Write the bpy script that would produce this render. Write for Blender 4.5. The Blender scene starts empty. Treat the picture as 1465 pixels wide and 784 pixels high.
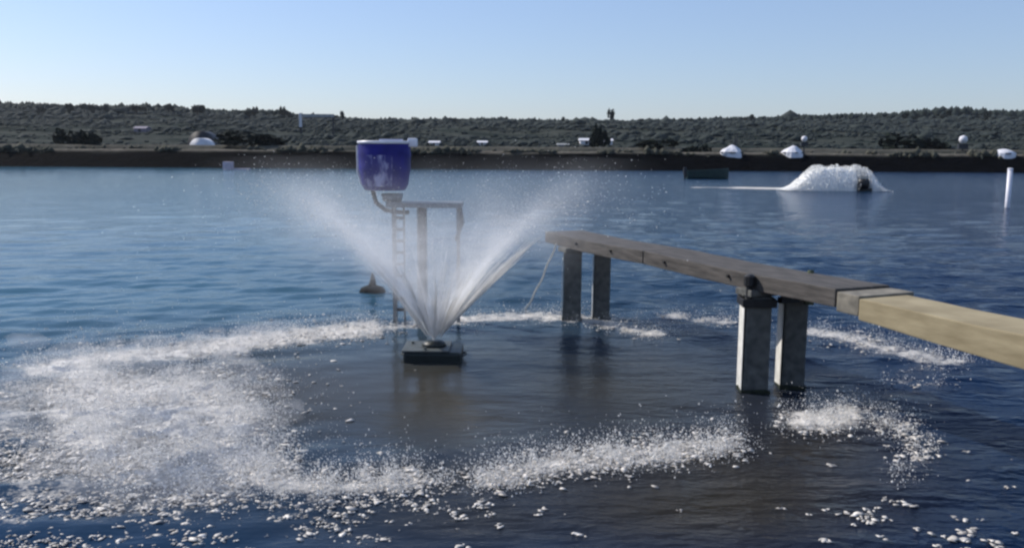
import bpy, bmesh, math, random
import numpy as np
from mathutils import Vector, Matrix, noise, Euler
R = math.radians
random.seed(7); rng = np.random.default_rng(7)
S = bpy.context.scene
C = S.collection

# ------------------------------------------------------------------ camera
CAM_H = 2.5
PITCH, ROLL = R(7.92), R(0.35)
W, H = 1465.0, 784.0
F = W/2/math.tan(R(30))
cd = bpy.data.cameras.new('camera'); cam = bpy.data.objects.new('camera', cd); C.objects.link(cam)
cd.angle = R(60); cd.clip_start = 0.05; cd.clip_end = 6000
Mrot = Euler((math.pi/2-PITCH, 0, 0)).to_matrix() @ Matrix.Rotation(ROLL, 3, 'Z')
cam.matrix_world = Matrix.Translation((0, 0, CAM_H)) @ Mrot.to_4x4()
S.camera = cam
# ------------------------------------------------------------------ sky, sun, exposure
SUN_EL = R(39); SUN_DIR = Vector((-0.88, 0.48, 0)).normalized()      # the side the sun stands on
w = bpy.data.worlds.new('World'); S.world = w; w.use_nodes = True
nt = w.node_tree; bg = nt.nodes['Background']
sky = nt.nodes.new('ShaderNodeTexSky'); sky.sky_type = 'NISHITA'; sky.sun_disc = False
sky.sun_elevation = SUN_EL
sky.sun_rotation = math.atan2(SUN_DIR.x, SUN_DIR.y)
sky.altitude = 0; sky.air_density = 1.1; sky.dust_density = .6; sky.ozone_density = 2.0
tint = nt.nodes.new('ShaderNodeMix'); tint.data_type = 'RGBA'; tint.blend_type = 'MULTIPLY'; tint.inputs[0].default_value = 1
K_ = 1/8.0; tint.inputs[7].default_value = (.92*K_, .945*K_, 1.14*K_, 1)          # the camera's cool white balance
gam = nt.nodes.new('ShaderNodeGamma'); gam.inputs[1].default_value = 1.12
sc8 = nt.nodes.new('ShaderNodeVectorMath'); sc8.operation = 'SCALE'; sc8.inputs['Scale'].default_value = 8.0
nt.links.new(sky.outputs[0], tint.inputs[6]); nt.links.new(tint.outputs[2], gam.inputs[0])
pale = nt.nodes.new('ShaderNodeMix'); pale.data_type = 'RGBA'; pale.inputs[0].default_value = .30; pale.inputs[7].default_value = (4.1, 5.5, 7.6, 1)
nt.links.new(gam.outputs[0], sc8.inputs[0]); nt.links.new(sc8.outputs[0], pale.inputs[6]); nt.links.new(pale.outputs[2], bg.inputs[0]); bg.inputs[1].default_value = 0.105
sd = bpy.data.lights.new('sun', 'SUN'); sd.energy = 4.6; sd.angle = R(0.53); sd.color = (1, .93, .83)
so = bpy.data.objects.new('sun', sd); C.objects.link(so)
to_sun = (SUN_DIR*math.cos(SUN_EL) + Vector((0, 0, math.sin(SUN_EL))))
so.rotation_euler = to_sun.to_track_quat('Z', 'Y').to_euler()
so.location = (-20, 10, 30)
S.view_settings.view_transform = 'Standard'; S.view_settings.look = 'None'
S.view_settings.exposure = 0.15; S.view_settings.gamma = 1
S.cycles.volume_max_steps = 128; S.cycles.volume_step_rate = .6; S.cycles.volume_bounces = 3; S.cycles.transparent_max_bounces = 16
S.cycles.filter_width = 2.5

# ------------------------------------------------------------------ helpers
def ray(px, py):
    return (Mrot @ Vector(((px-W/2)/F, (H/2-py)/F, -1))).normalized()
def G(px, py, z=0.0):                       # photo pixel -> point on the level z
    d = ray(px, py); t = (z-CAM_H)/d.z
    return Vector((d.x*t, d.y*t, z))
def P(px, py, Y):                           # photo pixel -> point at depth Y
    d = ray(px, py); t = Y/d.y
    return Vector((d.x*t, Y, CAM_H+d.z*t))
def to_px(x, y, z):                         # vectorised projection into the photograph
    m = np.array(Mrot); v = np.stack([x, y, z-CAM_H], -1) @ m
    return W/2 + F*v[..., 0]/-v[..., 2], H/2 - F*v[..., 1]/-v[..., 2]

def mat(name, col, rough=.7, scale=6, var=.35, bump=.3, metal=0, col2=None, spec=.4, stretch=None, detail=6):
    m = bpy.data.materials.new(name); m.use_nodes = True
    n = m.node_tree.nodes; l = m.node_tree.links; b = n['Principled BSDF']
    tc = n.new('ShaderNodeTexCoord'); no = n.new('ShaderNodeTexNoise'); no.inputs['Scale'].default_value = scale
    no.inputs['Detail'].default_value = detail
    if stretch:
        mp = n.new('ShaderNodeMapping'); mp.inputs['Scale'].default_value = stretch
        l.new(tc.outputs['Object'], mp.inputs[0]); l.new(mp.outputs[0], no.inputs['Vector'])
    else: l.new(tc.outputs['Object'], no.inputs['Vector'])
    cr = n.new('ShaderNodeValToRGB'); cr.color_ramp.elements[0].position = .3; cr.color_ramp.elements[1].position = .7
    c2 = col2 or tuple(min(1, c*(1+var)) for c in col); c1 = col if col2 else tuple(c*(1-var) for c in col)
    cr.color_ramp.elements[0].color = (*c1, 1); cr.color_ramp.elements[1].color = (*c2, 1)
    l.new(no.outputs['Fac'], cr.inputs[0]); l.new(cr.outputs[0], b.inputs['Base Color'])
    b.inputs['Roughness'].default_value = rough; b.inputs['Metallic'].default_value = metal
    b.inputs['Specular IOR Level'].default_value = spec
    if bump:
        bp = n.new('ShaderNodeBump'); bp.inputs['Strength'].default_value = bump; bp.inputs['Distance'].default_value = .02
        l.new(no.outputs['Fac'], bp.inputs['Height']); l.new(bp.outputs[0], b.inputs['Normal'])
    return m

def obj(name, bm, m, parent=None, smooth=False):
    me = bpy.data.meshes.new(name)
    if isinstance(bm, bmesh.types.BMesh):
        if smooth:
            for f in bm.faces: f.smooth = True
        bm.to_mesh(me); bm.free()
    else:
        v, f = bm; me.from_pydata([tuple(p) for p in v], [], [tuple(int(i) for i in q) for q in f])
        if smooth: me.shade_smooth()
    for mm in (m if isinstance(m, (list, tuple)) else [m]): me.materials.append(mm)
    o = bpy.data.objects.new(name, me); C.objects.link(o)
    if parent: o.parent = parent
    return o
def mesh_np(name, v, f, m, parent=None, smooth=False):
    me = bpy.data.meshes.new(name); v = np.asarray(v, np.float32); f = np.asarray(f, np.int32); k = f.shape[1]
    me.vertices.add(len(v)); me.vertices.foreach_set('co', v.ravel())
    me.loops.add(f.size); me.loops.foreach_set('vertex_index', f.ravel())
    me.polygons.add(len(f)); me.polygons.foreach_set('loop_start', np.arange(0, f.size, k, dtype=np.int32))
    me.polygons.foreach_set('loop_total', np.full(len(f), k, np.int32))
    if smooth: me.polygons.foreach_set('use_smooth', np.ones(len(f), bool))
    me.update(calc_edges=True); me.materials.append(m)
    o = bpy.data.objects.new(name, me); C.objects.link(o)
    if parent: o.parent = parent
    return o
def tag(o, label=None, cat=None, group=None, kind=None):
    for k, v in (('label', label), ('category', cat), ('group', group), ('kind', kind)):
        if v: o[k] = v
    return o
def empty(name, loc, label=None, cat=None, group=None, rz=0):
    o = bpy.data.objects.new(name, None); C.objects.link(o); o.location = loc; o.rotation_euler = (0, 0, rz)
    o.empty_display_size = .1
    return tag(o, label, cat, group)
def copy_tree(o, parent=None):
    c = o.copy(); C.objects.link(c)
    if parent: c.parent = parent
    for ch in list(o.children): copy_tree(ch, c)
    return c
def box(bm, x0, x1, y0, y1, z0, z1, bevel=0, M=None, jit=0):
    r = bmesh.ops.create_cube(bm, size=1)
    vs = r['verts']
    for v in vs:
        v.co = Vector(((x0+x1)/2+v.co.x*(x1-x0), (y0+y1)/2+v.co.y*(y1-y0), (z0+z1)/2+v.co.z*(z1-z0)))
        if jit: v.co += Vector((random.uniform(-jit, jit), random.uniform(-jit, jit), random.uniform(-jit, jit)))
    if bevel:
        es = list({e for v in vs for e in v.link_edges})
        rr = bmesh.ops.bevel(bm, geom=es, offset=bevel, segments=2, affect='EDGES', profile=.6)
        vs = list({v for f in rr['faces'] for v in f.verts} | {v for v in vs if v.is_valid})
    if M:
        for v in vs: v.co = M @ v.co
    return bm
def tube(bm, pts, r, n=10, cap=True):
    pts = [Vector(p) for p in pts]; rings = []
    rs = r if isinstance(r, (list, tuple)) else [r]*len(pts)
    for i, p in enumerate(pts):
        d = (pts[min(i+1, len(pts)-1)]-pts[max(i-1, 0)]).normalized()
        a = d.orthogonal().normalized() if i == 0 else (a - d*a.dot(d)).normalized()
        b = d.cross(a)
        rings.append([bm.verts.new(p+(a*math.cos(2*math.pi*k/n)+b*math.sin(2*math.pi*k/n))*rs[i]) for k in range(n)])
    for q in range(len(rings)-1):
        for k in range(n):
            bm.faces.new((rings[q][k], rings[q][(k+1) % n], rings[q+1][(k+1) % n], rings[q+1][k]))
    if cap:
        bm.faces.new(rings[0][::-1]); bm.faces.new(rings[-1])
    return bm
def lathe(bm, prof, n=32, c=(0, 0, 0), closed=False):
    rings = []
    for (r, z) in prof:
        rings.append([bm.verts.new((c[0]+r*math.cos(2*math.pi*k/n), c[1]+r*math.sin(2*math.pi*k/n), c[2]+z)) for k in range(n)])
    m = len(rings)
    for q in range(m if closed else m-1):
        for k in range(n):
            bm.faces.new((rings[q][k], rings[q][(k+1) % n], rings[(q+1) % m][(k+1) % n], rings[(q+1) % m][k]))
    if not closed:
        if prof[0][0] > 1e-4: bm.faces.new(rings[0][::-1])
        if prof[-1][0] > 1e-4: bm.faces.new(rings[-1])
    bmesh.ops.remove_doubles(bm, verts=bm.verts, dist=1e-5)
    return bm
def NB(): return bmesh.new()

# unit shapes for scattered pieces
def unit_ico(sub):
    b = bmesh.new(); bmesh.ops.create_icosphere(b, subdivisions=sub, radius=1)
    v = np.array([p.co[:] for p in b.verts]); f = np.array([[q.index for q in t.verts] for t in b.faces]); b.free()
    return v, f
ICO1 = unit_ico(1); ICO2 = unit_ico(2)
OCT = (np.array([[1,0,0],[-1,0,0],[0,1,0],[0,-1,0],[0,0,1],[0,0,-1]], float),
       np.array([[0,2,4],[2,1,4],[1,3,4],[3,0,4],[2,0,5],[1,2,5],[3,1,5],[0,3,5]]))
def scatter(unit, pos, scl, jit=.25, axis=None, spin=True):
    """copies of a unit shape, each with its own size, turn and lumps; pos (n,3), scl (n,3)"""
    v, f = unit; n = len(pos); k = len(v)
    V = np.repeat(v[None], n, 0) * (1 + rng.uniform(-jit, jit, (n, k, 1)))
    V = V * scl[:, None, :]
    if axis is not None:                       # local z along axis
        a = axis/np.linalg.norm(axis, axis=1, keepdims=True)
        up = np.where(np.abs(a[:, 2:3]) > .9, [[1., 0, 0]], [[0., 0, 1.]])
        x = np.cross(up, a); x /= np.linalg.norm(x, axis=1, keepdims=True); y = np.cross(a, x)
        V = V[..., 0:1]*x[:, None] + V[..., 1:2]*y[:, None] + V[..., 2:3]*a[:, None]
    elif spin:
        t = rng.uniform(0, 2*np.pi, n); c, s = np.cos(t)[:, None], np.sin(t)[:, None]
        V = np.stack([V[..., 0]*c - V[..., 1]*s, V[..., 0]*s + V[..., 1]*c, V[..., 2]], -1)
    V = V + pos[:, None, :]
    Fc = f[None] + (np.arange(n)*k)[:, None, None]
    return V.reshape(-1, 3), Fc.reshape(-1, f.shape[1])
def vnoise(x, y, seed=0):                       # cheap smooth value noise, vectorised
    rs = np.random.default_rng(seed); T = rs.random((256, 256))
    xi = np.floor(x).astype(int); yi = np.floor(y).astype(int); fx = x-xi; fy = y-yi
    fx = fx*fx*(3-2*fx); fy = fy*fy*(3-2*fy)
    g = lambda a, b: T[a % 256, b % 256]
    return (g(xi, yi)*(1-fx)+g(xi+1, yi)*fx)*(1-fy)+(g(xi, yi+1)*(1-fx)+g(xi+1, yi+1)*fx)*fy
def fbm(x, y, seed=0, o=4):
    s = 0; a = .5
    for i in range(o): s = s + a*vnoise(x*2**i, y*2**i, seed+i); a *= .5
    return s

# ------------------------------------------------------------------ terrain
SHORE = 117.0
ANG = np.array([-60, -30, -22, -9, 8, 16, 25, 30, 60.])          # bearing of the skyline
SKY = np.array([29, 29, 28.6, 21.5, 22, 24.0, 27.5, 27.0, 27.0])*.93
def ground_h(x, y):
    x = np.asarray(x, float); y = np.asarray(y, float)
    d = y - SHORE - 1.2*(fbm(x/14, y*0, 5)-.45)
    prof_d = [-200, -8, 0, 4.2, 5, 10, 13, 30, 33, 36, 40, 75, 150, 300, 480, 700, 3000]
    prof_z = [-1.6, -1.6, 0, 2.2, 2.35, 2.4, 1.6, 1.6, 3.0, 3.1, 2.4, 3.6, 7.0, 14.0, 0, 0, 0]
    ang = np.degrees(np.arctan2(x, np.maximum(y, 1)))
    top = np.interp(ang, ANG, SKY)
    z = np.interp(d, prof_d[:14], prof_z[:14])
    k = np.clip((d-260)/240, 0, 1); k = k*k*(3-2*k)
    z = z*(1-k)+top*k
    z = z - np.clip((d-650)/1000, 0, 1)*top*.8
    rough = np.clip((d-36)/100, 0, 1)
    z = z + rough*((fbm(x/40, y/40, 11)-.47)*5) + np.where(d > 4.5, (fbm(x/3, y/3, 21)-.47)*.25, 0)
    # the near bank, behind and under the viewer, and the side banks
    near = 3.0 - y - .3*(fbm(x/3, y*0, 9)-.4)
    zb = np.interp(near, [-3, 0, 2.2, 30], [-1.6, 0, 1.0, 1.1])
    z = np.where(y < 30, zb, z)
    side = np.abs(x)-190
    z = np.maximum(z, np.interp(side, [-8, 0, 5, 14, 16], [-1.6, 0, 2.3, 2.4, 1.7]))
    return z
gx = np.unique(np.concatenate([np.arange(-190, 190.1, 2.0), np.geomspace(190, 2600, 40), -np.geomspace(190, 2600, 40), np.arange(-8, 8.1, .5)]))
gy = np.unique(np.concatenate([np.arange(-30, 6, .5), np.arange(6, 110, 8), np.arange(110, 160, .6), np.arange(160, 300, 3), np.arange(300, 760, 8), np.geomspace(760, 4500, 24), -np.geomspace(30, 600, 12)]))
X, Y = np.meshgrid(gx, gy)
Z = ground_h(X, Y)
idx = np.arange(X.size).reshape(X.shape)
quads = np.stack([idx[:-1, :-1], idx[:-1, 1:], idx[1:, 1:], idx[1:, :-1]], -1).reshape(-1, 4)

gm = bpy.data.materials.new('ground'); gm.use_nodes = True
n = gm.node_tree.nodes; l = gm.node_tree.links; b = n['Principled BSDF']; b.inputs['Roughness'].default_value = .95
b.inputs['Specular IOR Level'].default_value = .02
tc = n.new('ShaderNodeTexCoord')
def noise_node(scale, detail=8, stretch=(1, 1, 1), src=None):
    mp = n.new('ShaderNodeMapping'); mp.inputs['Scale'].default_value = stretch; l.new(tc.outputs['Object'], mp.inputs[0])
    q = n.new('ShaderNodeTexNoise'); q.inputs['Scale'].default_value = scale; q.inputs['Detail'].default_value = detail
    l.new(mp.outputs[0], q.inputs['Vector']); return q
def ramp(src, stops):
    r = n.new('ShaderNodeValToRGB'); e = r.color_ramp.elements
    while len(e) < len(stops): e.new(.5)
    for i, (p, c) in enumerate(stops): e[i].position = p; e[i].color = (*c, 1)
    l.new(src, r.inputs[0]); return r
def mix(a, b_, f):
    q = n.new('ShaderNodeMix'); q.data_type = 'RGBA'; l.new(a, q.inputs[6]); l.new(b_, q.inputs[7]); l.new(f, q.inputs[0]); return q.outputs[2]
grass = ramp(noise_node(.035, 10, (1, 2.5, 1)).outputs[0], [(.36, (.012, .018, .017)), (.47, (.024, .031, .027)), (.55, (.055, .060, .053)), (.62, (.022, .028, .025)), (.72, (.08, .08, .074))])
soil = ramp(noise_node(.9, 8).outputs[0], [(.35, (.085, .075, .062)), (.65, (.16, .145, .125))])
liner = ramp(noise_node(.6, 6, (1, 1, 3)).outputs[0], [(.35, (.0006, .0009, .0016)), (.7, (.0022, .0026, .004))])
at = n.new('ShaderNodeAttribute'); at.attribute_name = 'cover'
sx = n.new('ShaderNodeSeparateColor'); l.new(at.outputs['Color'], sx.inputs[0])
c1 = mix(grass.outputs[0], soil.outputs[0], sx.outputs[0]); c2 = mix(c1, liner.outputs[0], sx.outputs[1])
l.new(c2, b.inputs['Base Color'])
bp = n.new('ShaderNodeBump'); bp.inputs['Strength'].default_value = .6; bp.inputs['Distance'].default_value = .3
l.new(noise_node(1.5, 8).outputs[0], bp.inputs['Height']); l.new(bp.outputs[0], b.inputs['Normal'])
ground = tag(mesh_np('ground', np.stack([X, Y, Z], -1).reshape(-1, 3), quads, gm, smooth=True), kind='structure')
D = Y - SHORE
soilm = np.clip(np.interp(D, [3.6, 4.6, 10.5, 12.5, 31, 33, 37, 39], [0, 1, .8, 0, 0, .55, .55, 0]), 0, 1)
soilm = soilm*(.45+.9*fbm(X/6, Y/2, 33))
soilm = np.where(Y < 30, .9, soilm)
linm = np.where(Y > 30, np.interp(D + .8*(fbm(X/5, Y*0, 41)-.45), [-200, 3.9, 4.3, 400], [1, 1, 0, 0]), np.interp(Y, [2.0, 2.4], [0, 1]))
linm = np.maximum(linm, np.where(np.abs(X) > 180, np.interp(np.abs(X)-190, [-1, 4, 4.5], [1, 1, 0])*(Y < SHORE+3), 0))
ca = ground.data.color_attributes.new('cover', 'FLOAT_COLOR', 'POINT')
col = np.stack([soilm, linm, soilm*0, soilm*0+1], -1).astype(np.float32); ca.data.foreach_set('color', col.ravel())

# ------------------------------------------------------------------ water
def blob_field(px, py, blobs):
    s = np.zeros_like(px)
    for (bx, by, rx, ry, wt) in blobs:
        s = np.maximum(s, wt*np.exp(-(((px-bx)/rx)**2+((py-by)/ry)**2)))
    return s
def arc(pts, ry, wt, rx=38):
    out = []
    for (a, b_) in zip(pts[:-1], pts[1:]):
        m = max(1, int(math.dist(a, b_)/25))
        for i in range(m):
            t = i/m; out.append((a[0]+(b_[0]-a[0])*t, a[1]+(b_[1]-a[1])*t, rx, ry, wt))
    return out
FOAM = (arc([(60, 532), (150, 514), (260, 503), (400, 484), (470, 476), (560, 468)], 17, .95)
        + arc([(560, 468), (660, 458), (760, 453), (850, 458), (960, 484)], 10, .80)
        + arc([(90, 560), (110, 620), (180, 670), (300, 680), (390, 672)], 34, .85, 60)
        + [(180, 580, 150, 70, .90), (270, 570, 125, 60, .80), (300, 650, 120, 42, .85), (120, 540, 70, 30, .9), (40, 560, 40, 30, .55), (330, 600, 80, 50, .78), (240, 610, 110, 40, .85)]
        + arc([(390, 690), (470, 702), (560, 690), (610, 682)], 22, .84)
        + arc([(620, 690), (690, 688)], 13, .50)
        + arc([(700, 686), (790, 668), (900, 652), (1000, 642), (1070, 631)], 21, .88)
        + arc([(1150, 603), (1185, 603), (1235, 595)], 20, .95, 34)
        + arc([(1240, 594), (1290, 615), (1308, 645), (1298, 672), (1272, 695)], 22, .52, 28)
        + arc([(965, 452), (1010, 457), (1060, 466)], 6, .72)
        + arc([(1160, 476), (1215, 484), (1270, 500), (1360, 518), (1400, 520)], 10, .78)
        + arc([(1290, 548), (1330, 552), (1375, 560)], 3.5, .6)
        + arc([(860, 268), (1000, 268.5)], 1.6, .52, 30) + arc([(1000, 268.5), (1060, 269)], 1.8, .72, 30) + arc([(1060, 269), (1160, 271), (1270, 272)], 2.2, 1.0, 30))
AER = [(420, 560, 330, 90, .95), (640, 560, 360, 100, .95), (880, 555, 260, 85, .85), (200, 600, 200, 110, .9), (640, 680, 380, 34, .6)]
MUD = [(1000, 700, 330, 110, .9), (1150, 640, 160, 70, .8), (700, 740, 300, 60, .6)]
wx = np.unique(np.concatenate([np.arange(-7, 7.01, .055), 7+np.geomspace(.08, 195, 90), -7-np.geomspace(.08, 195, 90)]))
wy = np.unique(np.concatenate([np.arange(4.4, 14.5, .055), 14.5+np.geomspace(.07, 111.0, 230), 4.4-np.geomspace(.08, 4, 20)]))
WX, WY = np.meshgrid(wx, wy)
px, py = to_px(WX, np.maximum(WY, 3.0), WX*0)
FLECK = [(60, 680, 170, 90, .62), (200, 730, 160, 50, .5), (20, 600, 60, 70, .62), (430, 720, 120, 40, .5), (30, 740, 90, 50, .5)]
foam = blob_field(px, py, FOAM)*(.80+.42*fbm(WX*1.7, WY*1.1, 63)); foam = np.maximum(foam, blob_field(px, py, FLECK)); aer = blob_field(px, py, AER); mud = blob_field(px, py, MUD)
dr = np.hypot(WX+.93, WY-10.6)
calm = np.clip(1.25-blob_field(px, py, [(690, 560, 480, 105, 1.45), (900, 730, 560, 80, 1.25)]), .12, 1)
wind = np.interp(WX/np.maximum(WY, 4), [-.6, -.15, .12, .6], [.16, .22, .8, 1.0])*(.75+.5*fbm(WX/9, WY/22, 88))
def waves(x, y):
    z = 0
    rs = np.random.default_rng(3)
    for i in range(26):
        lam = .45*1.16**i*.9 if i < 14 else rs.uniform(.5, 2.2)
        a = rs.normal(R(-78), .38); k = 2*np.pi/lam
        z = z + .0078*min(lam, .8)**.95*np.sin(k*(x*np.cos(a)+y*np.sin(a))+rs.uniform(0, 6.28)+1.3*(vnoise(x/3, y/3, i)*2))
    return z
fade = 1/(1+(np.maximum(WY-12, 0)/22)**2)
WZ = waves(WX, WY)*calm*fade*(.7+.6*fbm(WX/5, WY/5, 77))*np.interp(WX/np.maximum(WY, 4), [-.4, .1], [.62, 1]) + foam*.03*(fbm(WX*7, WY*7, 51)-.3)
idx = np.arange(WX.size).reshape(WX.shape)
quads = np.stack([idx[:-1, :-1], idx[:-1, 1:], idx[1:, 1:], idx[1:, :-1]], -1).reshape(-1, 4)
wm = bpy.data.materials.new('pond_water'); wm.use_nodes = True
n = wm.node_tree.nodes; l = wm.node_tree.links; b = n['Principled BSDF']; out = n['Material Output']
tc = n.new('ShaderNodeTexCoord')
at = n.new('ShaderNodeAttribute'); at.attribute_name = 'foam'
sx = n.new('ShaderNodeSeparateColor'); l.new(at.outputs['Color'], sx.inputs[0])
def math_n(op, a, b_=None, c=None, clamp=False):
    q = n.new('ShaderNodeMath'); q.operation = op; q.use_clamp = clamp
    for i, v in enumerate((a, b_, c)):
        if v is None: continue
        if isinstance(v, (int, float)): q.inputs[i].default_value = v
        else: l.new(v, q.inputs[i])
    return q.outputs[0]
def rgb(c):
    q = n.new('ShaderNodeRGB'); q.outputs[0].default_value = (*c, 1); return q.outputs[0]
wat = n.new('ShaderNodeAttribute'); wat.attribute_name = 'sky_sheen'
open_ = mix(rgb((.002, .015, .050)), rgb((.040, .112, .170)), wat.outputs['Fac'])  # sky reflection on the left side put into the base colour
base = mix(open_, rgb((.040, .035, .024)), sx.outputs[1])
base = mix(base, rgb((.030, .023, .009)), sx.outputs[2])
l.new(base, b.inputs['Base Color'])
b.inputs['IOR'].default_value = 1.33; b.inputs['Roughness'].default_value = .10; b.inputs['Specular IOR Level'].default_value = .10
n1 = noise_node(2.6, 5, (1, 2.2, 1)); n2 = noise_node(9, 6, (1, 1.8, 1)); n3 = noise_node(.35, 4, (1, 3, 1))
n4 = noise_node(34, 3)
hsum = math_n('ADD', math_n('MULTIPLY', math_n('MULTIPLY', n4.outputs[0], sx.outputs[1]), .03), 0)
hsum = math_n('ADD', hsum, math_n('MULTIPLY', n1.outputs[0], .10))
hsum = math_n('ADD', math_n('ADD', hsum, 0), math_n('ADD', math_n('MULTIPLY', n2.outputs[0], .022), math_n('MULTIPLY', n3.outputs[0], .18)))
bp = n.new('ShaderNodeBump'); bp.inputs['Distance'].default_value = 1.0
wnd = n.new('ShaderNodeAttribute'); wnd.attribute_name = 'wind'
l.new(math_n('MULTIPLY', wnd.outputs['Fac'], math_n('SUBTRACT', 1.0, math_n('MULTIPLY', sx.outputs[1], .85))), bp.inputs['Strength'])
l.new(hsum, bp.inputs['Height']); l.new(bp.outputs[0], b.inputs['Normal'])
fb = n.new('ShaderNodeBsdfPrincipled'); fb.inputs['Roughness'].default_value = .75
fcol = ramp(noise_node(9, 6).outputs[0], [(.3, (.34, .325, .30)), (.7, (.74, .71, .67))]); l.new(fcol.outputs[0], fb.inputs['Base Color'])
fb.inputs['Subsurface Weight'].default_value = 0
vn = n.new('ShaderNodeTexVoronoi'); vn.inputs['Scale'].default_value = 22; vn.feature = 'F1'; l.new(tc.outputs['Object'], vn.inputs['Vector'])
fn = noise_node(5, 9)
fn2 = noise_node(26, 4)
th = math_n('ADD', math_n('MULTIPLY', fn.outputs[0], .75), math_n('MULTIPLY', fn2.outputs[0], .55))
# coverage: foam - noise
cov = math_n('MULTIPLY', math_n('SUBTRACT', math_n('ADD', sx.outputs[0], 0.0), math_n('SUBTRACT', th, .14)), 3.2, clamp=True)
bp2 = n.new('ShaderNodeBump'); bp2.inputs['Strength'].default_value = .8; bp2.inputs['Distance'].default_value = .06
l.new(th, bp2.inputs['Height']); l.new(bp2.outputs[0], fb.inputs['Normal'])
ms = n.new('ShaderNodeMixShader'); l.new(cov, ms.inputs[0]); l.new(b.outputs[0], ms.inputs[1]); l.new(fb.outputs[0], ms.inputs[2])
l.new(ms.outputs[0], out.inputs['Surface'])
water = tag(mesh_np('water', np.stack([WX, WY, WZ], -1).reshape(-1, 3), quads, wm, smooth=True), kind='structure')
ca = water.data.color_attributes.new('foam', 'FLOAT_COLOR', 'POINT')
ca.data.foreach_set('color', np.stack([foam, aer, mud*(1-aer), foam*0+1], -1).astype(np.float32).ravel())

sheen_w = np.interp(WX/np.maximum(WY, 4), [-.7, -.25, .15, .5], [1, .85, .25, 0])*(.6+.7*fbm(WX/12, WY/25, 99))*np.interp(WY, [5, 9, 14], [.1, .5, 1])  # paler base colour towards the left, standing in for reflected sky
ta_ = water.data.attributes.new('sky_sheen', 'FLOAT', 'POINT'); ta_.data.foreach_set('value', np.clip(sheen_w, 0, 1).astype(np.float32).ravel())
wa = water.data.attributes.new('wind', 'FLOAT', 'POINT'); wa.data.foreach_set('value', wind.astype(np.float32).ravel())
# ------------------------------------------------------------------ foam and splashes (nobody could count them)
foam_m = mat('foam', (.22, .205, .19), .6, 14, .2, .4, col2=(.80, .76, .71), detail=3)
drop_m = bpy.data.materials.new('droplets'); drop_m.use_nodes = True
bb = drop_m.node_tree.nodes['Principled BSDF']; bb.inputs['Base Color'].default_value = (.80, .79, .77, 1); bb.inputs['Roughness'].default_value = .25
def sample_px(n_, fld, box_, zfun=None):
    """points on the water whose density follows a field traced from the photograph"""
    out = []
    tot = 0
    while tot < n_:
        qx = rng.uniform(box_[0], box_[1], 60000); qy = rng.uniform(box_[2], box_[3], 60000)
        f = fld(qx, qy); k = rng.random(60000) < f
        out.append(np.stack([qx[k], qy[k]], -1)); tot += k.sum()
    q = np.concatenate(out)[:n_]
    m = np.array(Mrot); d = np.stack([(q[:, 0]-W/2)/F, (H/2-q[:, 1])/F, -np.ones(len(q))], -1) @ m.T
    t = -CAM_H/d[:, 2]; p = d*t[:, None]; p[:, 2] = 0
    return p, q
def clump(qx, qy): return np.clip(fbm(qx/16, qy/9, 91)*2.6-.75, 0, 1)
# clots of foam floating flat
p, q = sample_px(9000, lambda a, c: blob_field(a, c, FOAM)**1.3*(.25+.75*clump(a, c)), (0, W, 440, 784))
s = np.minimum(rng.lognormal(0, .5, len(p))*.009, .025)
V1 = scatter(ICO1, p+[0, 0, .008], np.stack([s*1.9, s*1.1, s*.35], -1), .5)
FLECK = [(30, 640, 70, 130, 1.0), (60, 680, 170, 90, .9), (200, 730, 160, 50, .5), (20, 600, 60, 70, 1.0), (430, 720, 120, 40, .35), (560, 720, 120, 25, .3), (30, 740, 90, 50, .6)]
p, q = sample_px(3300, lambda a, c: blob_field(a, c, FLECK)*(.2+.8*clump(a*1.7, c*1.7)), (-60, W, 520, 830))
s = np.minimum(rng.lognormal(-.35, .65, len(p))*.013, .026)
def bits(p, s, k=4):
    P_ = np.repeat(p, k, 0); s_ = np.repeat(s, k)*rng.uniform(.35, .75, len(s)*k)
    P_ = P_+np.stack([rng.normal(0, 1.1, len(s_))*np.repeat(s, k), rng.normal(0, .8, len(s_))*np.repeat(s, k), 0*s_], -1); return P_, s_
p, s = bits(p, s)
V2 = scatter(ICO1, p+np.stack([s*0, s*0, .006*rng.normal(0, 1, len(s))], -1), np.stack([s*1.8, s*1.1, s*.4], -1), .7)
RF = [(1240, 700, 70, 20, .8), (1300, 640, 30, 40, .9), (1200, 745, 60, 18, .5), (1400, 760, 70, 30, .3), (1340, 680, 60, 20, .3), (700, 760, 500, 30, .05)]
p, q = sample_px(95, lambda a, c: blob_field(a, c, RF), (500, W, 600, 790))
s = np.minimum(rng.lognormal(0, .4, len(p))*.018, .03)
p, s = bits(p, s)
V3 = scatter(ICO1, p+[0, 0, .004], np.stack([s*1.8, s*1.1, s*.4], -1), .7)
def joinVF(*vf):
    vs, fs, o = [], [], 0
    for v, f in vf: vs.append(v); fs.append(f+o); o += len(v)
    return np.concatenate(vs), np.concatenate(fs)
v, f = joinVF(V1, V2, V3)
tag(mesh_np('foam', v, f, foam_m, smooth=True), 'white foam clots floating around the splash ring', None, None, 'stuff')
# drops leaping where the falling spray hits
p, q = sample_px(80000, lambda a, c: np.clip(blob_field(a, c, [t for t in FOAM if t[1] > 400]), 0, 1)**1.4*(.08+.92*clump(a*.8, c*.8)**1.3), (0, W, 430, 740))
hh = rng.exponential(.055, len(p)); p[:, 2] = .01+hh
s = rng.lognormal(0, .45, len(p))*.0031
v, f = scatter(OCT, p, np.stack([s, s, s*1.3], -1), .3)
splash_drops = (v, f)
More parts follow.
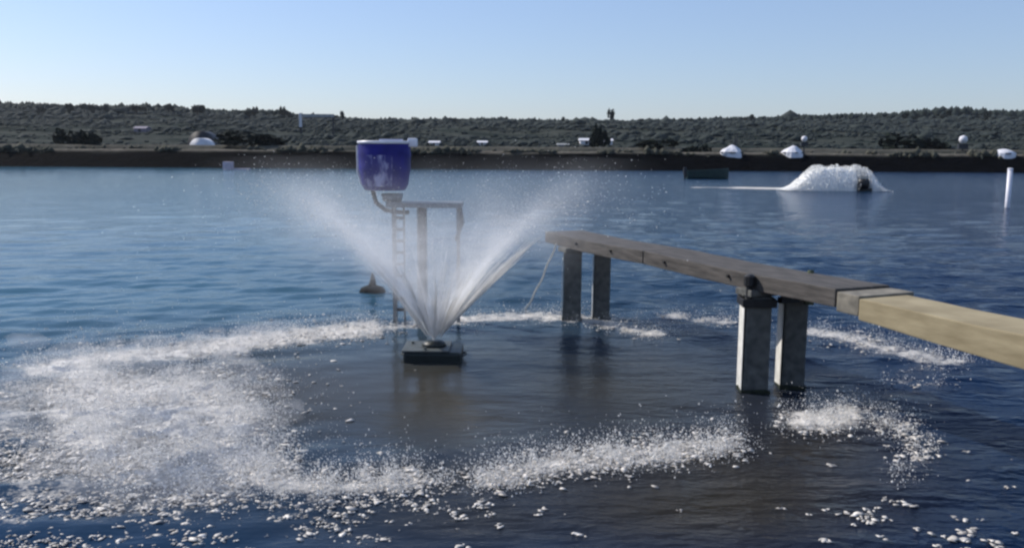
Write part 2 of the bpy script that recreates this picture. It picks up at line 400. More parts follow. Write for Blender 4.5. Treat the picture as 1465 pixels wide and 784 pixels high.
# low haze of fine spray hanging over the foam
p, q = sample_px(420, lambda a, c: np.clip(blob_field(a, c, [t for t in FOAM if t[1] > 400]), 0, 1)**1.8*(a < 400), (0, W, 440, 720))
s = rng.uniform(.10, .28, len(p)); p[:, 2] = .05
HZV = scatter(ICO2, p, np.stack([s*1.5, s, s*.5], -1), .25)
mm = bpy.data.materials.new('spray_haze'); mm.use_nodes = True; mm.node_tree.nodes.remove(mm.node_tree.nodes['Principled BSDF'])
pvh = mm.node_tree.nodes.new('ShaderNodeVolumePrincipled'); pvh.inputs['Color'].default_value = (.95, .95, .96, 1); pvh.inputs['Density'].default_value = .60
mm.node_tree.links.new(pvh.outputs[0], mm.node_tree.nodes['Material Output'].inputs['Volume'])
tag(mesh_np('spray_haze', HZV[0], HZV[1], mm, smooth=True), 'low haze of fine spray hanging over the foam', None, None, 'stuff')

# ------------------------------------------------------------------ catwalk
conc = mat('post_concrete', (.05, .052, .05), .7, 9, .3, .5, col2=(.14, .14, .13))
sunfacem = mat('post_face_sunlit', (.50, .50, .47), .8, 7, .2, .4, col2=(.72, .71, .68))  # pale tone stands for sun on the posts' left faces
jointm = mat('joint_end_lit', (.12, .112, .095), .85, 9, .3, .5, col2=(.24, .22, .18))  # lit end face of the deck put into a paler colour
algae = mat('algae', (.008, .012, .008), .5, 16, .3, .5, col2=(.030, .036, .018))
conc_pale = mat('post_pale', (.55, .54, .50), .8, 9, .2, .4)
tanm = mat('deck_tan', (.22, .18, .105), .8, 3, .2, .3, col2=(.35, .295, .185), stretch=(1, 1, 4))
greyw = mat('deck_weathered', (.036, .034, .032), .85, 5, .3, .5, col2=(.10, .09, .084), stretch=(4, .6, 4))
topm = mat('deck_top', (.22, .21, .20), .85, 6, .25, .4, col2=(.34, .325, .31))
blackm = mat('black_iron', (.012, .012, .014), .5, 12, .3, .2)
A = G(1077, 557); B = G(818, 457.5)
A.z = B.z = 0
dirv = (B-A).normalized(); perp = Vector((dirv.y, -dirv.x, 0))       # perp points to the right, away from the viewer's side
ang = math.atan2(dirv.y, dirv.x)-math.pi/2                             # local +y runs out over the pond
cw = empty('catwalk', A, 'long concrete and timber catwalk on paired square posts crossing the splash ring', 'catwalk', rz=ang)
L1 = (B-A).length
PZ = 1.02
def post(x, y, name='post', h=PZ, w_=.27):
    bm = NB(); box(bm, -w_/2, w_/2, -w_/2, w_/2, -1.5, h, .026)
    bmesh.ops.subdivide_edges(bm, edges=[e for e in bm.edges if e.calc_length() > 1], cuts=10)
    for v_ in bm.verts: v_.co += Vector((noise.noise(v_.co*3), noise.noise(v_.co*3+Vector((5, 0, 0))), 0))*.008
    o = obj(name, bm, conc, cw); o.location = (x, y, 0); o.rotation_euler = (0, 0, -ang+R(-4))
    bm = NB(); box(bm, -w_/2-.016, -w_/2-.002-.008, -w_/2+.008, w_/2-.004, -1.4, h-.1, .003)  # added strip: the sunlit left face put into its colour
    f_ = obj('sunlit_face_strip', bm, sunfacem, o)
    bm = NB(); hw = w_/2+.0175; box(bm, -hw, hw, -hw+.012, hw-.012, -.5, .022, .004)
    bmesh.ops.subdivide_edges(bm, edges=bm.edges[:], cuts=5)
    for v_ in bm.verts:
        if v_.co.z > 0: v_.co.z += .05*noise.noise(Vector((v_.co.x*9, v_.co.y*9, x*7+y)))
    obj('algae_band', bm, algae, o); return o
for (y_, k) in ((0, 1), (L1, 1), (-4.1, 1)):
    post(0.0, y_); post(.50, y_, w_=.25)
    bm = NB(); box(bm, -.18, .74, y_-.13, y_+.13, PZ+.002, PZ+.072, .01); obj('cap_beam', bm, conc, cw)
# deck: slabs end to end; the outer ones are dark weathered timber, the shoreward ones tan
def slab(y0, y1, m, z0, z1, x0=-.10, x1=.56, lab=None, taper=0):
    bm = NB(); box(bm, x0, x1, y0, y1, z0, z1, .012)
    bmesh.ops.subdivide_edges(bm, edges=[e for e in bm.edges if abs(e.verts[0].co.y-e.verts[1].co.y) > 1], cuts=12)
    for v_ in bm.verts:
        t = (v_.co.y-y0)/(y1-y0); v_.co.z += -.018*math.sin(math.pi*t)-(taper*(1-t) if v_.co.z < (z0+z1)/2 else 0)+.006*noise.noise(v_.co*2.3); v_.co.x += .006*noise.noise(v_.co*1.7)
    o = obj('deck_slab', bm, m, cw)
    if lab: o['label'] = lab
    return o
PZT = PZ+.075
YJ = -1.32
slab(L1*.5+.01, L1+.75, greyw, PZT, PZT+.17, lab='dark weathered deck slab at the outer end')
slab(YJ+.10, L1*.5-.01, greyw, PZT, PZT+.17, lab='dark weathered deck slab')
slab(YJ-.19, YJ+.08, jointm, PZT-.03, PZT+.15, lab='short end block at the joint, coloured pale like a sunlit face')
slab(-4.2, YJ-.21, tanm, PZT-.06, PZT+.13, x0=-.12, x1=.45, taper=.10, lab='tan painted deck beam nearer the shore')
slab(-9.5, -4.23, tanm, PZT-.16, PZT+.13, x0=-.12, x1=.45, lab='tan painted deck beam nearer the shore')
for q_ in (.35, 1.6, 2.9, 3.9):
    bm = NB(); tube(bm, [(-.128, q_, PZT+.08), (-.098, q_, PZT+.08)], .018, 8); obj('bolt', bm, blackm, cw)
# black iron clamp bolted on the near left post
bm = NB(); box(bm, -.175, .175, -.175, .175, -.05, .035, .008); o = obj('clamp_band', bm, blackm, cw); o.location = (0, 0, PZ-.06); o.rotation_euler = (0, 0, -ang+R(-4))
bm = NB(); tube(bm, [(-.15, -.06, PZ-.02), (-.15, -.06, PZ+.10), (-.15, -.06, PZ+.12), (-.15, -.06, PZ+.21), (-.15, -.06, PZ+.23)], [.035, .035, .06, .06, .03], 10); obj('bolt_knob', bm, blackm, cw)
bm = NB(); box(bm, .16, .40, -.20, -.13, PZ-.075, PZ-.015, .006); obj('tie_bar', bm, blackm, cw)
bm = NB(); tube(bm, [(.52, -.20, PZ-.1), (.52, -.22, PZ+.12), (.52, -.20, PZ+.26)], [.05, .05, .03], 8)
obj('mooring_stub', bm, mat('mossy_wood', (.07, .085, .05), .9, 14, .3, .5), cw)
# loose rope hanging at the far end
bm = NB(); e0 = Vector((-.13, L1+.30, PZT+.02)); pts = []
Q = Matrix.Rotation(-ang, 4, 'Z') @ (G(752, 443)-A)
for i in range(13):
    t = i/12; pts.append(e0.lerp(Q, t)+Vector((.012*math.sin(t*17), 0, -.06*math.sin(math.pi*t))))
tube(bm, pts, .014, 6); obj('rope', bm, mat('rope', (.5, .5, .48), .8, 30, .2, .4), cw)

# ------------------------------------------------------------------ fountain aerator
NZ = G(621, 512); fx, fy = NZ.x, NZ.y
fo = empty('fountain_aerator', (fx, fy, 0), 'low dark floating fountain aerator throwing the cone of spray', 'fountain')
floatm = mat('float_black', (.012, .018, .018), .45, 8, .3, .2)
plate = mat('plate_grey', (.07, .08, .08), .5, 8, .3, .3)
bm = NB(); box(bm, -.345, .345, -.27, .27, -.14, .125, .035); obj('float', bm, floatm, fo)
bm = NB(); box(bm, -.36, .20, -.285, .285, .128, .152, .008); obj('cover_plate', bm, plate, fo)
bm = NB(); lathe(bm, [(0, .154), (.15, .154), (.13, .19), (.10, .215), (.0, .215)], 20); obj('nozzle', bm, floatm, fo, True)
for k in range(3):
    a = k*2*math.pi/3+.5; bm = NB(); tube(bm, [(-.08+math.cos(a)*.22, math.sin(a)*.22, .153), (-.08+math.cos(a)*.22, math.sin(a)*.22, .18)], .018, 8); obj('bolt', bm, plate, fo)
for s_ in (-1, 1):
    bm = NB(); tube(bm, [(s_*.345, -.08, .05), (s_*.39, -.05, .06), (s_*.39, .05, .06), (s_*.345, .08, .05)], .012, 8); obj('handle', bm, plate, fo)

# spray: parabolic sheets of fine water
g_ = 9.81
Z0 = .25
def traj(v, th, t): return v*math.cos(th)*t, Z0+v*math.sin(th)*t-.5*g_*t*t
sp = empty('water_spray', (fx, fy, 0)); sp['label'] = 'cone of water spray and drifting mist thrown up by the fountain'; sp['kind'] = 'stuff'
V0 = 7.0
MIST = .46
CORE = 2.6
# the mist the cone breaks up into: density falls off smoothly from the sheet
def mist(name, prof, k, wr, w0, gain, fall, nscale, nlo):
    global n, l, tc
    bm = NB(); lathe(bm, prof, 40)
    mm = bpy.data.materials.new(name); mm.use_nodes = True; n = mm.node_tree.nodes; l = mm.node_tree.links
    n.remove(n['Principled BSDF']); pvn = n.new('ShaderNodeVolumePrincipled'); pvn.inputs['Color'].default_value = (.97, .98, 1, 1); pvn.inputs['Anisotropy'].default_value = .3
    l.new(pvn.outputs[0], n['Material Output'].inputs['Volume'])
    tc = n.new('ShaderNodeTexCoord'); sp_ = n.new('ShaderNodeSeparateXYZ'); l.new(tc.outputs['Object'], sp_.inputs[0])
    rr = math_n('SQRT', math_n('ADD', math_n('MULTIPLY', sp_.outputs[0], sp_.outputs[0]), math_n('MULTIPLY', sp_.outputs[1], sp_.outputs[1])))
    TH = R(59); A_ = math.tan(TH); B_ = g_/(2*V0*V0*math.cos(TH)**2)
    zc = math_n('SUBTRACT', math_n('ADD', math_n('MULTIPLY', rr, A_), Z0), math_n('MULTIPLY', math_n('MULTIPLY', rr, rr), B_))
    wd = math_n('ADD', math_n('MULTIPLY', rr, wr), w0)
    dn = math_n('DIVIDE', math_n('SUBTRACT', sp_.outputs[2], zc), wd)
    dn = math_n('MULTIPLY', dn, math_n('ADD', 1.0, math_n('MULTIPLY', math_n('GREATER_THAN', dn, 0.0), 1.3)))
    ga = math_n('EXPONENT', math_n('MULTIPLY', math_n('MULTIPLY', dn, dn), -.6))
    fr = math_n('EXPONENT', math_n('MULTIPLY', math_n('POWER', math_n('DIVIDE', rr, fall[0]), fall[1]), -1.0))
    nz = noise_node(nscale, 5); nzz = math_n('MULTIPLY', math_n('SUBTRACT', nz.outputs[0], nlo, clamp=True), 4.0)
    dens_ = math_n('MULTIPLY', math_n('MULTIPLY', math_n('DIVIDE', ga, math_n('POWER', math_n('ADD', rr, .12), k)), fr), math_n('MULTIPLY', nzz, gain))
    l.new(dens_, pvn.inputs['Density'])
    return obj(name, bm, mm, sp)
mist('mist', [(.02, .32), (.40, .55), (1.2, 1.05), (2.2, 1.0), (3.2, .7), (3.4, 1.7), (2.6, 2.4), (1.6, 2.45), (.8, 1.95), (.30, .95), (.02, .5)], 1.0, .24, .05, MIST, (1.85, 3.6), 1.3, .30)
mist('spray_core', [(.0, .16), (.09, .22), (.30, .50), (.62, .85), (1.0, 1.10), (1.35, 1.25), (1.5, 1.6), (1.35, 2.2), (1.0, 1.95), (.62, 1.5), (.30, 1.02), (.0, .6)], 1.3, .10, .025, CORE, (.85, 2.0), 6.0, .25)
# thin threads of water that leave the nozzle before breaking up
vs_, fs_ = [], []
for i in range(760):
    a0 = random.uniform(0, 2*math.pi); a0 += .12*math.sin(a0*11); th_ = R(58.5)+random.gauss(0, R(2.0)); v_ = V0*(1+random.gauss(0, .02))
    if i >= 430: a0 = random.gauss(0, .20); th_ = R(51)+random.gauss(0, R(1.0)); v_ = 8.6
    ta = random.uniform(0, .02) if random.random() < .6 else random.uniform(.02, .14); tb = ta+random.uniform(.03, .12)*(1 if ta < .02 else .8)
    if i >= 430: ta = random.random()**2.0*.15; tb = ta+random.uniform(.04, .09)
    NS = 7; base_ = len(vs_)
    for q_ in range(NS):
        t_ = ta+(tb-ta)*q_/(NS-1); r_ = v_*math.cos(th_)*t_+.075; z_ = Z0+v_*math.sin(th_)*t_-.5*g_*t_*t_
        w_ = .0024*(1-abs(2*q_/(NS-1)-1)**3)*random.uniform(.6, 1.2)+.0006
        c_ = Vector((r_*math.cos(a0), r_*math.sin(a0), z_)); e1 = Vector((-math.sin(a0), math.cos(a0), 0)); e2 = Vector((-math.sin(th_)*math.cos(a0), -math.sin(th_)*math.sin(a0), math.cos(th_)))
        for m_ in range(3):
            b2 = m_*2.094; vs_.append(c_+(e1*math.cos(b2)+e2*math.sin(b2))*w_)
        if q_:
            for m_ in range(3):
                p_ = base_+(q_-1)*3; fs_.append((p_+m_, p_+(m_+1) % 3, p_+3+(m_+1) % 3, p_+3+m_))
mesh_np('water_threads', [tuple(p_) for p_ in vs_], fs_, drop_m, sp, True)
# drops along the same flight paths
ND = 24000
t = rng.beta(1.1, 2.6, ND)*1.2; th = R(58.5)+rng.normal(0, R(3.0), ND); az = rng.uniform(0, 2*np.pi, ND)
az = az+.25*np.sin(az*9+1)+.15*np.sin(az*23); vv = V0*(1+rng.normal(0, .035, ND))
r = vv*np.cos(th)*t; z = Z0+vv*np.sin(th)*t-.5*g_*t*t
vel = np.stack([vv*np.cos(th)*np.cos(az), vv*np.cos(th)*np.sin(az), vv*np.sin(th)-g_*t], -1)
pos = np.stack([r*np.cos(az), r*np.sin(az), z], -1)+rng.normal(0, 1, (ND, 3))*(.01+.06*t[:, None])
k = (pos[:, 2] > .02) & (rng.random(len(pos)) < .06+.94*np.exp(-(t/.62)**4)); pos, vel, t = pos[k], vel[k], t[k]
s = rng.lognormal(0, .4, len(pos))*(.0023+.0005*t)
v, f = scatter(OCT, pos, np.stack([s, s, s*(2.6-1.2*np.clip(t, 0, 1))], -1), .25, axis=vel)
o = mesh_np('spray_drops', v, f, drop_m, sp)
v, f = splash_drops
o = mesh_np('splash_drops', v, f, drop_m); tag(o, 'fine drops leaping from the water where the spray falls back', None, None, 'stuff')

# ------------------------------------------------------------------ feed dispenser behind the fountain
FY = 12.6
FB = G(600, 466); FBX = P(603, 300, FY).x
blue = mat('barrel_blue', (.014, .013, .17), .5, 3, .45, .15, spec=.25)
galv = mat('galvanised', (.20, .21, .22), .5, 14, .25, .3, metal=.3)
darkst = mat('dark_steel', (.022, .026, .035), .55, 10, .35, .3)
whitep = mat('white_plastic', (.66, .66, .72), .4, 6, .12, .1)
fd = empty('feed_dispenser', (FBX, FY, 0), 'blue barrel feed dispenser on a steel stand behind the fountain spray', 'feeder')
def lp(px_, py_, dy=0):
    q_ = P(px_, py_, FY+dy); return Vector((q_.x-FBX, dy, q_.z))
bt = lp(550, 203); bb_ = lp(550, 272); bx = bt.x; zt, zb = bt.z, bb_.z
rt = (lp(588, 203).x-lp(514, 203).x)/2
rb_ = (lp(581, 270).x-lp(521, 270).x)/2
bm = NB(); prof = [(0, zb), (rb_*.95, zb), (rb_*1.0, zb+.025)]
for i in range(1, 12):
    u = i/12; prof.append((rb_+(rt-rb_)*min(1, .35+u*1.3)+(.008 if i in (5, 9) else 0), zb+.02+(zt-zb-.04)*u))
prof += [(rt, zt-.01), (rt-.02, zt), (rt-.02, zt-.02), (0, zt-.015)]
lathe(bm, prof, 40, (bx, 0, 0)); obj('barrel', bm, blue, fd, True)
bm = NB(); lathe(bm, [(rt+.004, zt-.03), (rt+.016, zt-.028), (rt+.016, zt+.008), (rt-.03, zt+.012), (rt-.03, zt-.002), (rt+.004, zt-.008)], 40, (bx, 0, 0), closed=True); obj('rim_band', bm, whitep, fd, True)
bm = NB(); box(bm, bx+rt-.03, bx+rt+.10, -.10, .06, zt-.07, zt+.05, .02); obj('lid_clamp', bm, whitep, fd)
bm = NB(); box(bm, bx-rt*.2, bx+rt*.7, -.03, .05, zt+.014, zt+.035, .006); obj('lid_handle', bm, whitep, fd)
bm = NB(); tube(bm, [(bx-rt-.012, -.04, zt-.05), (bx-rt-.012, -.04, zt-.42), (bx-rb_-.03, -.04, zb+.08)], .015, 8); obj('strap', bm, whitep, fd)
# worn pale label on the barrel: a curved patch standing proud
bm = NB()
def patch(a0, a1, u0, u1, n_=8):
    vs = []
    for j in range(n_+1):
        for i in range(n_+1):
            a = a0+(a1-a0)*i/n_; u = u0+(u1-u0)*j/n_; rr = rb_+(rt-rb_)*min(1, .35+u*1.3)+.013
            vs.append(bm.verts.new((bx+rr*math.cos(a), rr*math.sin(a), zb+.02+(zt-zb-.04)*u)))
    for j in range(n_):
        for i in range(n_):
            q_ = j*(n_+1)+i; bm.faces.new((vs[q_], vs[q_+1], vs[q_+n_+2], vs[q_+n_+1]))
patch(-2.2, -1.15, .06, .74, 12)
lab = mat('label_worn', (.014, .013, .17), .5, 7, .5, .1, col2=(.32, .32, .52), stretch=(1.5, 1, .7), detail=9)
lab.node_tree.nodes['Color Ramp'].color_ramp.elements[0].position = .46; lab.node_tree.nodes['Color Ramp'].color_ramp.elements[1].position = .66
obj('worn_label', bm, lab, fd)
# curved outlet pipe, stand
p0 = lp(533, 272); p1 = lp(538, 290); p2 = lp(552, 301); p3 = lp(573, 304)
bm = NB(); tube(bm, [(p0.x, 0, p0.z+.05), p0, p1, p2, p3, (p3.x+.12, 0, p3.z)], .032, 10); obj('outlet_pipe', bm, darkst, fd, True)
ztop = lp(600, 294).z; xl, xr = lp(545, 294).x, lp(662, 294).x
bm = NB(); box(bm, xl+.1, xr, -.24, .24, ztop-.02, ztop+.05, .008); obj('platform', bm, galv, fd)
bm = NB(); lathe(bm, [(0, ztop+.052), (.13, ztop+.052), (.16, zb-.05), (0, zb-.05)], 20, (bx+.1, 0, 0)); obj('hopper', bm, galv, fd, True)
xa = lp(572, 350).x; xb = lp(606, 350).x
# lattice leg: two rails with rungs
for s_ in (-1, 1):
    bm = NB(); box(bm, xa+s_*.065-.014, xa+s_*.065+.014, -.03, .0, -1.4, ztop-.022, 0); obj('rail', bm, galv, fd)
for i in range(9):
    bm = NB(); box(bm, xa-.050, xa+.050, -.028, -.004, .2+i*.165, .245+i*.165, 0); obj('rung', bm, darkst, fd)
bm = NB(); box(bm, xb-.065, xb+.045, -.08, .08, -1.4, ztop-.022, .01); obj('leg', bm, darkst, fd)
bm = NB(); box(bm, xb-.067-.02, xb-.069, -.06, .06, -.2, ztop-.024, .004); obj('leg', bm, galv, fd)
q1 = lp(658, 300); q2 = lp(661, 318); q3 = lp(652, 345)
bm = NB(); tube(bm, [(q1.x, 0, q1.z+.03), q2, q3], [.03, .035, .02], 8); obj('hanging_arm', bm, darkst, fd)
for yy in (.2,):
    bm = NB(); box(bm, xl+.13, xl+.19, yy-.03, yy+.03, -1.4, ztop-.022); obj('leg', bm, galv, fd)
    bm = NB(); box(bm, xr-.10, xr-.05, yy-.03, yy+.03, -1.4, ztop-.022); obj('leg', bm, galv, fd)

# ------------------------------------------------------------------ small floats and posts
bp0 = G(533, 418)
by = empty('float_buoy', bp0, 'small dark float with a pointed top drifting left of the fountain spray', 'buoy')
bm = NB(); lathe(bm, [(0, -.1), (.16, -.08), (.24, .0), (.2, .08), (.1, .12), (.0, .125)], 18); obj('hull', bm, mat('buoy_dark', (.012, .014, .016), .95, 10, .3, .2, spec=.05), by, True)
bm = NB(); tube(bm, [(0, 0, .12), (.01, 0, .22), (.0, 0, .34)], [.07, .05, .012], 8); obj('mast', bm, mat('buoy_mast', (.014, .016, .018), .95, 10, .3, .2, spec=.05), by)
pp = G(1441, 297)
pv = empty('marker_post', pp, 'lone white pipe post standing in the pond at far right', 'post')
bm = NB(); tube(bm, [(0, 0, -1.4), (0, 0, 1.75)], .11, 16); obj('pipe', bm, whitep, pv, True)
bm = NB(); lathe(bm, [(0, 1.752), (.12, 1.752), (.12, 1.80), (.08, 1.83), (0, 1.83)], 16); obj('pipe_cap', bm, whitep, pv)

# far paddlewheel aerator
pc = G(1195, 273); pa = empty('paddlewheel_aerator', (pc.x, pc.y, 0), 'far paddlewheel aerator inside a mound of white churned water', 'aerator')
for s_ in (-1, 1):
    bm = NB(); box(bm, -2.2, 2.2, s_*.55-.16, s_*.55+.16, -.1, .2, .06); obj('pontoon', bm, floatm, pa)
bm = NB(); tube(bm, [(-2.1, 0, .45), (2.1, 0, .45)], .05, 8); obj('axle', bm, darkst, pa)
bm = NB(); tube(bm, [(1.15, -.9, .5), (1.75, -.9, .5)], .33, 18); obj('motor', bm, blackm, pa, True)
for xw in (-1.6, -.6, .4):
    bm = NB()
    tube(bm, [(xw-.06, 0, .45), (xw+.06, 0, .45)], .22, 12)
    for k in range(8):
        a = k*math.pi/4; box(bm, xw-.12, xw+.12, -.015, .015, .2, .62, 0, Matrix.Translation((0, 0, .45)) @ Matrix.Rotation(a, 4, 'X') )
    obj('paddle_wheel', bm, whitep, pa)
ns = 15000
HX = [-3.5, -2.9, -1.7, -1.2, 1.9, 2.3, 2.9, 3.2]; HZ = [.04, .35, 1.45, 1.62, 1.55, 1.15, .25, .03]
u = rng.random(ns); X0 = rng.uniform(-3.5, 3.2, ns); hmax = np.interp(X0, HX, HZ)*(.92+.25*fbm(X0*3, X0*0, 5))
hole = (np.abs(X0-1.65) < .45)
yy = rng.normal(0, .55, ns); zz = hmax*np.power(u, .6)*np.exp(-(yy/1.3)**2)
keep = ~(hole & (zz < .95) & (yy < .4))
pos = np.stack([X0, yy, zz+.02], -1)[keep]
s = rng.lognormal(0, .4, len(pos))*.019
VA = scatter(OCT, pos, np.stack([s*1.2, s, s*1.4], -1), .35)
cxs = np.linspace(-3.4, 3.1, 120); aa = np.linspace(-.1, math.pi+.1, 26); CX, AA = np.meshgrid(cxs, aa, indexing='ij')
hh2 = np.interp(CX, HX, HZ)*.93; wv = 1+.16*(fbm(CX*5, AA*3, 8)-.45)+.10*(fbm(CX*16, AA*9, 9)-.45)
inh = np.exp(-((CX-1.65)/.38)**4)
yc = -np.cos(AA)*.78*wv; yc = np.where(yc < .1, yc*(1-inh)+.35*inh, yc)
VC = np.stack([CX, yc, np.sin(AA)*hh2*wv], -1).reshape(-1, 3); ii = np.arange(len(VC)).reshape(CX.shape)
q4 = np.stack([ii[:-1, :-1], ii[1:, :-1], ii[1:, 1:], ii[:-1, 1:]], -1).reshape(-1, 4)
v, f = joinVF(VA, (VC, np.concatenate([q4[:, [0, 1, 2]], q4[:, [0, 2, 3]]])))

white_w = mat('white_water', (.80, .80, .78), .6, 3, .2, .2, col2=(.93, .93, .91))
spl = mesh_np('churned_water', v, f, white_w, smooth=True); spl.location = (pc.x, pc.y, 0); tag(spl, 'mound of white churned water thrown up by the far paddlewheel', None, None, 'stuff')

# skiff
bo = G(1012, 256)
bt_ = empty('skiff', (bo.x, bo.y, 0), 'small dark green skiff moored below the far bank', 'boat')
skm = mat('skiff_green', (.012, .035, .034), .5, 4, .3, .1)
bm = NB(); Ls = 3.9; rings = []
for i in range(13):
    u = i/12; xx = -Ls/2+Ls*u; wd = .62*(1-max(0, (u-.55)/.45)**2.2*.93)*(1 if u > .05 else .9); sh = .42+.22*u**2
    ring = [(xx, -wd, sh+.35), (xx, -wd*.86, .12), (xx, -wd*.5, -.08), (xx, wd*.5, -.08), (xx, wd*.86, .12), (xx, wd, sh+.35), (xx, wd-.06, sh+.35), (xx, wd*.7, .14), (xx, -wd*.7, .14), (xx, -wd+.06, sh+.35)]
    rings.append([bm.verts.new(c) for c in ring])
for i in range(12):
    for k in range(10): bm.faces.new((rings[i][k], rings[i][(k+1) % 10], rings[i+1][(k+1) % 10], rings[i+1][k]))
bm.faces.new(rings[0]); bm.faces.new(rings[-1][::-1])
bmesh.ops.recalc_face_normals(bm, faces=bm.faces); obj('hull', bm, skm, bt_)
for xx in (-1.2, .0, 1.0):
    bm = NB(); box(bm, xx-.13, xx+.13, -.5, .5, .46, .52, .01); obj('thwart', bm, skm, bt_)
bm = NB(); box(bm, -Ls/2-.30, -Ls/2-.02, -.15, .15, .3, 1.05, .05); box(bm, -Ls/2-.24, -Ls/2-.08, -.05, .05, -.3, .3, .02); obj('outboard_motor', bm, darkst, bt_)

# small pale marks of the far left shore: a pipe outlet and stones at the waterline
outm = mat('outlet_pink', (.42, .36, .42), .6, 5, .2, .2)
oc = G(326, 243); ou = empty('outlet_box', (oc.x, oc.y, 0), 'small pale pinkish outlet box at the waterline of the far bank', 'outlet')
bm = NB(); box(bm, -.5, .5, -.4, .8, -.3, .95, .05); obj('body', bm, outm, ou)
bm = NB(); box(bm, .55, 2.6, -.2, .5, -.1, .16, .04); obj('sill', bm, outm, ou)

# ------------------------------------------------------------------ far bank: buildings, domes, poles
def gz(x, y): return float(ground_h(np.array([x]), np.array([y]))[0])
def place(px_, Yd):
    d = ray(px_, 215); t = Yd/d.y; x = d.x*t; return Vector((x, Yd, gz(x, Yd)))
domem = mat('dome_white', (.62, .62, .66), .55, 2, .12, .1)
bluedk = mat('tarp_dark', (.02, .022, .03), .6, 2, .3, .1)
def dome(px_, Yd, wpx, hpx, label, extra=None):
    c = place(px_, Yd); rw = wpx/F*Yd/2; hh_ = hpx/F*Yd
    e = empty('covered_heap', c, label, 'covered heap', 'white covered heaps on the far bank')
    bm = NB(); lathe(bm, [(rw*1.02, -.55), (rw*.97, hh_*.18), (rw*.78, hh_*.48), (rw*.40, hh_*.84), (rw*.12, hh_*.98), (0, hh_)], 16)
    for v_ in bm.verts: v_.co *= 1+.22*noise.noise(v_.co*.9+Vector((px_, 0, 0)))
    obj('cover', bm, domem, e)
    bm = NB(); tube(bm, [(-rw*1.0, -.35*rw, .12), (0, -rw*1.02, .10), (rw*1.0, -.35*rw, .12)], .09, 6); obj('edge_rope', bm, darkst, e)
    if extra:
        bm = NB(); tube(bm, [(rw*.3, 0, hh_*.7), (rw*.3, 0, hh_+extra)], .09, 6); obj('vent_pipe', bm, darkst, e)
    return e
dome(1046, 121.6, 32, 12, 'white tarped heap on the far bank right behind the green skiff', 1.0)
dome(1134, 121.6, 31, 11, 'white tarped heap on the far bank just left of the far aerator')
dome(1436, 121.8, 30, 8, 'low white tarped heap on the far bank above the marker post')
def shed(px_, Yd, wpx, hpx, label, m=None, rz=0, dpt=4.0, group='small pale buildings beyond the far bank', door=True):
    c = place(px_, Yd); wd = wpx/F*Yd; hh_ = hpx/F*Yd
    e = empty('shed', c, label, 'shed', group, rz)
    m = m or domem
    bm = NB(); box(bm, -wd/2, wd/2, -dpt/2, dpt/2, -1, hh_*.62); obj('wall', bm, m, e)
    bm = NB(); o_ = .25; z0_ = hh_*.62+.004
    v6 = [bm.verts.new(c_) for c_ in ((-wd/2-o_, -dpt/2-o_, z0_), (wd/2+o_, -dpt/2-o_, z0_), (wd/2+o_, dpt/2+o_, z0_), (-wd/2-o_, dpt/2+o_, z0_), (-wd/2-o_, 0, hh_), (wd/2+o_, 0, hh_))]
    for f_ in ((0, 1, 5, 4), (2, 3, 4, 5), (0, 4, 3), (1, 2, 5), (3, 2, 1, 0)): bm.faces.new([v6[i] for i in f_])
    obj('roof', bm, m, e)
    if door and hpx > 5:
        bm = NB(); box(bm, -wd*.12, wd*.12, -dpt/2-.06, -dpt/2-.004, 0, hh_*.5); obj('door', bm, bluedk, e)
    return e
shed(622, 182, 13, 7, 'white shed just right of the blue barrel beyond the far bank')
shed(690, 182, 12, 6.5, 'white shed beyond the far bank, alone midway between barrel and twin sheds')
shed(838, 190, 17, 8.5, 'wider white shed, left of the two beside the dark round tree')
shed(868, 190, 13, 8, 'narrower white shed right of the dark round tree')
shed(805, 178, 14, 5, 'low grey shed left of the twin white sheds', mat('shed_grey', (.26, .27, .28), .7, 2, .2, .1))
shed(205, 260, 16, 8, 'faint mauve shed on the slope left of the white polytunnel', mat('shed_mauve', (.20, .18, .23), .7, 2, .2, .1))
# polytunnel with a dark back
c = place(290, 165); pt = empty('polytunnel', c, 'bright white arched polytunnel with dark roof behind on the left slope', 'greenhouse')
def arch(bm, rw, hh_, y0, y1, n_=14, z0_=-.3):
    ra, rb2 = [], []
    for k in range(n_+1):
        a = math.pi*k/n_; x_ = -rw*math.cos(a); z_ = hh_*math.sin(a)
        ra.append(bm.verts.new((x_, y0, z_ if z_ > 0 else z0_))); rb2.append(bm.verts.new((x_, y1, z_ if z_ > 0 else z0_)))
    for k in range(n_): bm.faces.new((ra[k], ra[k+1], rb2[k+1], rb2[k]))
    bm.faces.new(ra[::-1]); bm.faces.new(rb2)
bm = NB(); arch(bm, 1.75, 1.75, -2, 2); obj('cover', bm, domem, pt, True)
c = place(291, 176); pt = empty('barn', c, 'dark round-roofed barn looming behind the white polytunnel', 'barn')
bm = NB(); arch(bm, 2.4, 2.9, -2, 3); obj('roof', bm, bluedk, pt, True)
# pale gantry on the left slope
c = place(431, 240); gtr = empty('pipe_gantry', c, 'pale L-shaped pipe gantry on the dark slope left of the barrel', 'gantry')
hz_ = (216-166)/F*240+CAM_H-c.z
bm = NB(); box(bm, -.35, .35, -.2, .2, hz_-3.6, hz_); obj('upright', bm, domem, gtr)
bm = NB(); box(bm, .36, 9.0, -.15, .15, hz_-1.0, hz_-.2); obj('crossbar', bm, mat('gantry_grey', (.28, .30, .31), .7, 2, .3, .1), gtr)
bm = NB(); box(bm, 8.5, 8.9, -.15, .15, -2, hz_-1.05); obj('upright', bm, bluedk, gtr)
bm = NB(); box(bm, -.3, .3, .25, .6, -2, hz_-.1); obj('brace', bm, bluedk, gtr)
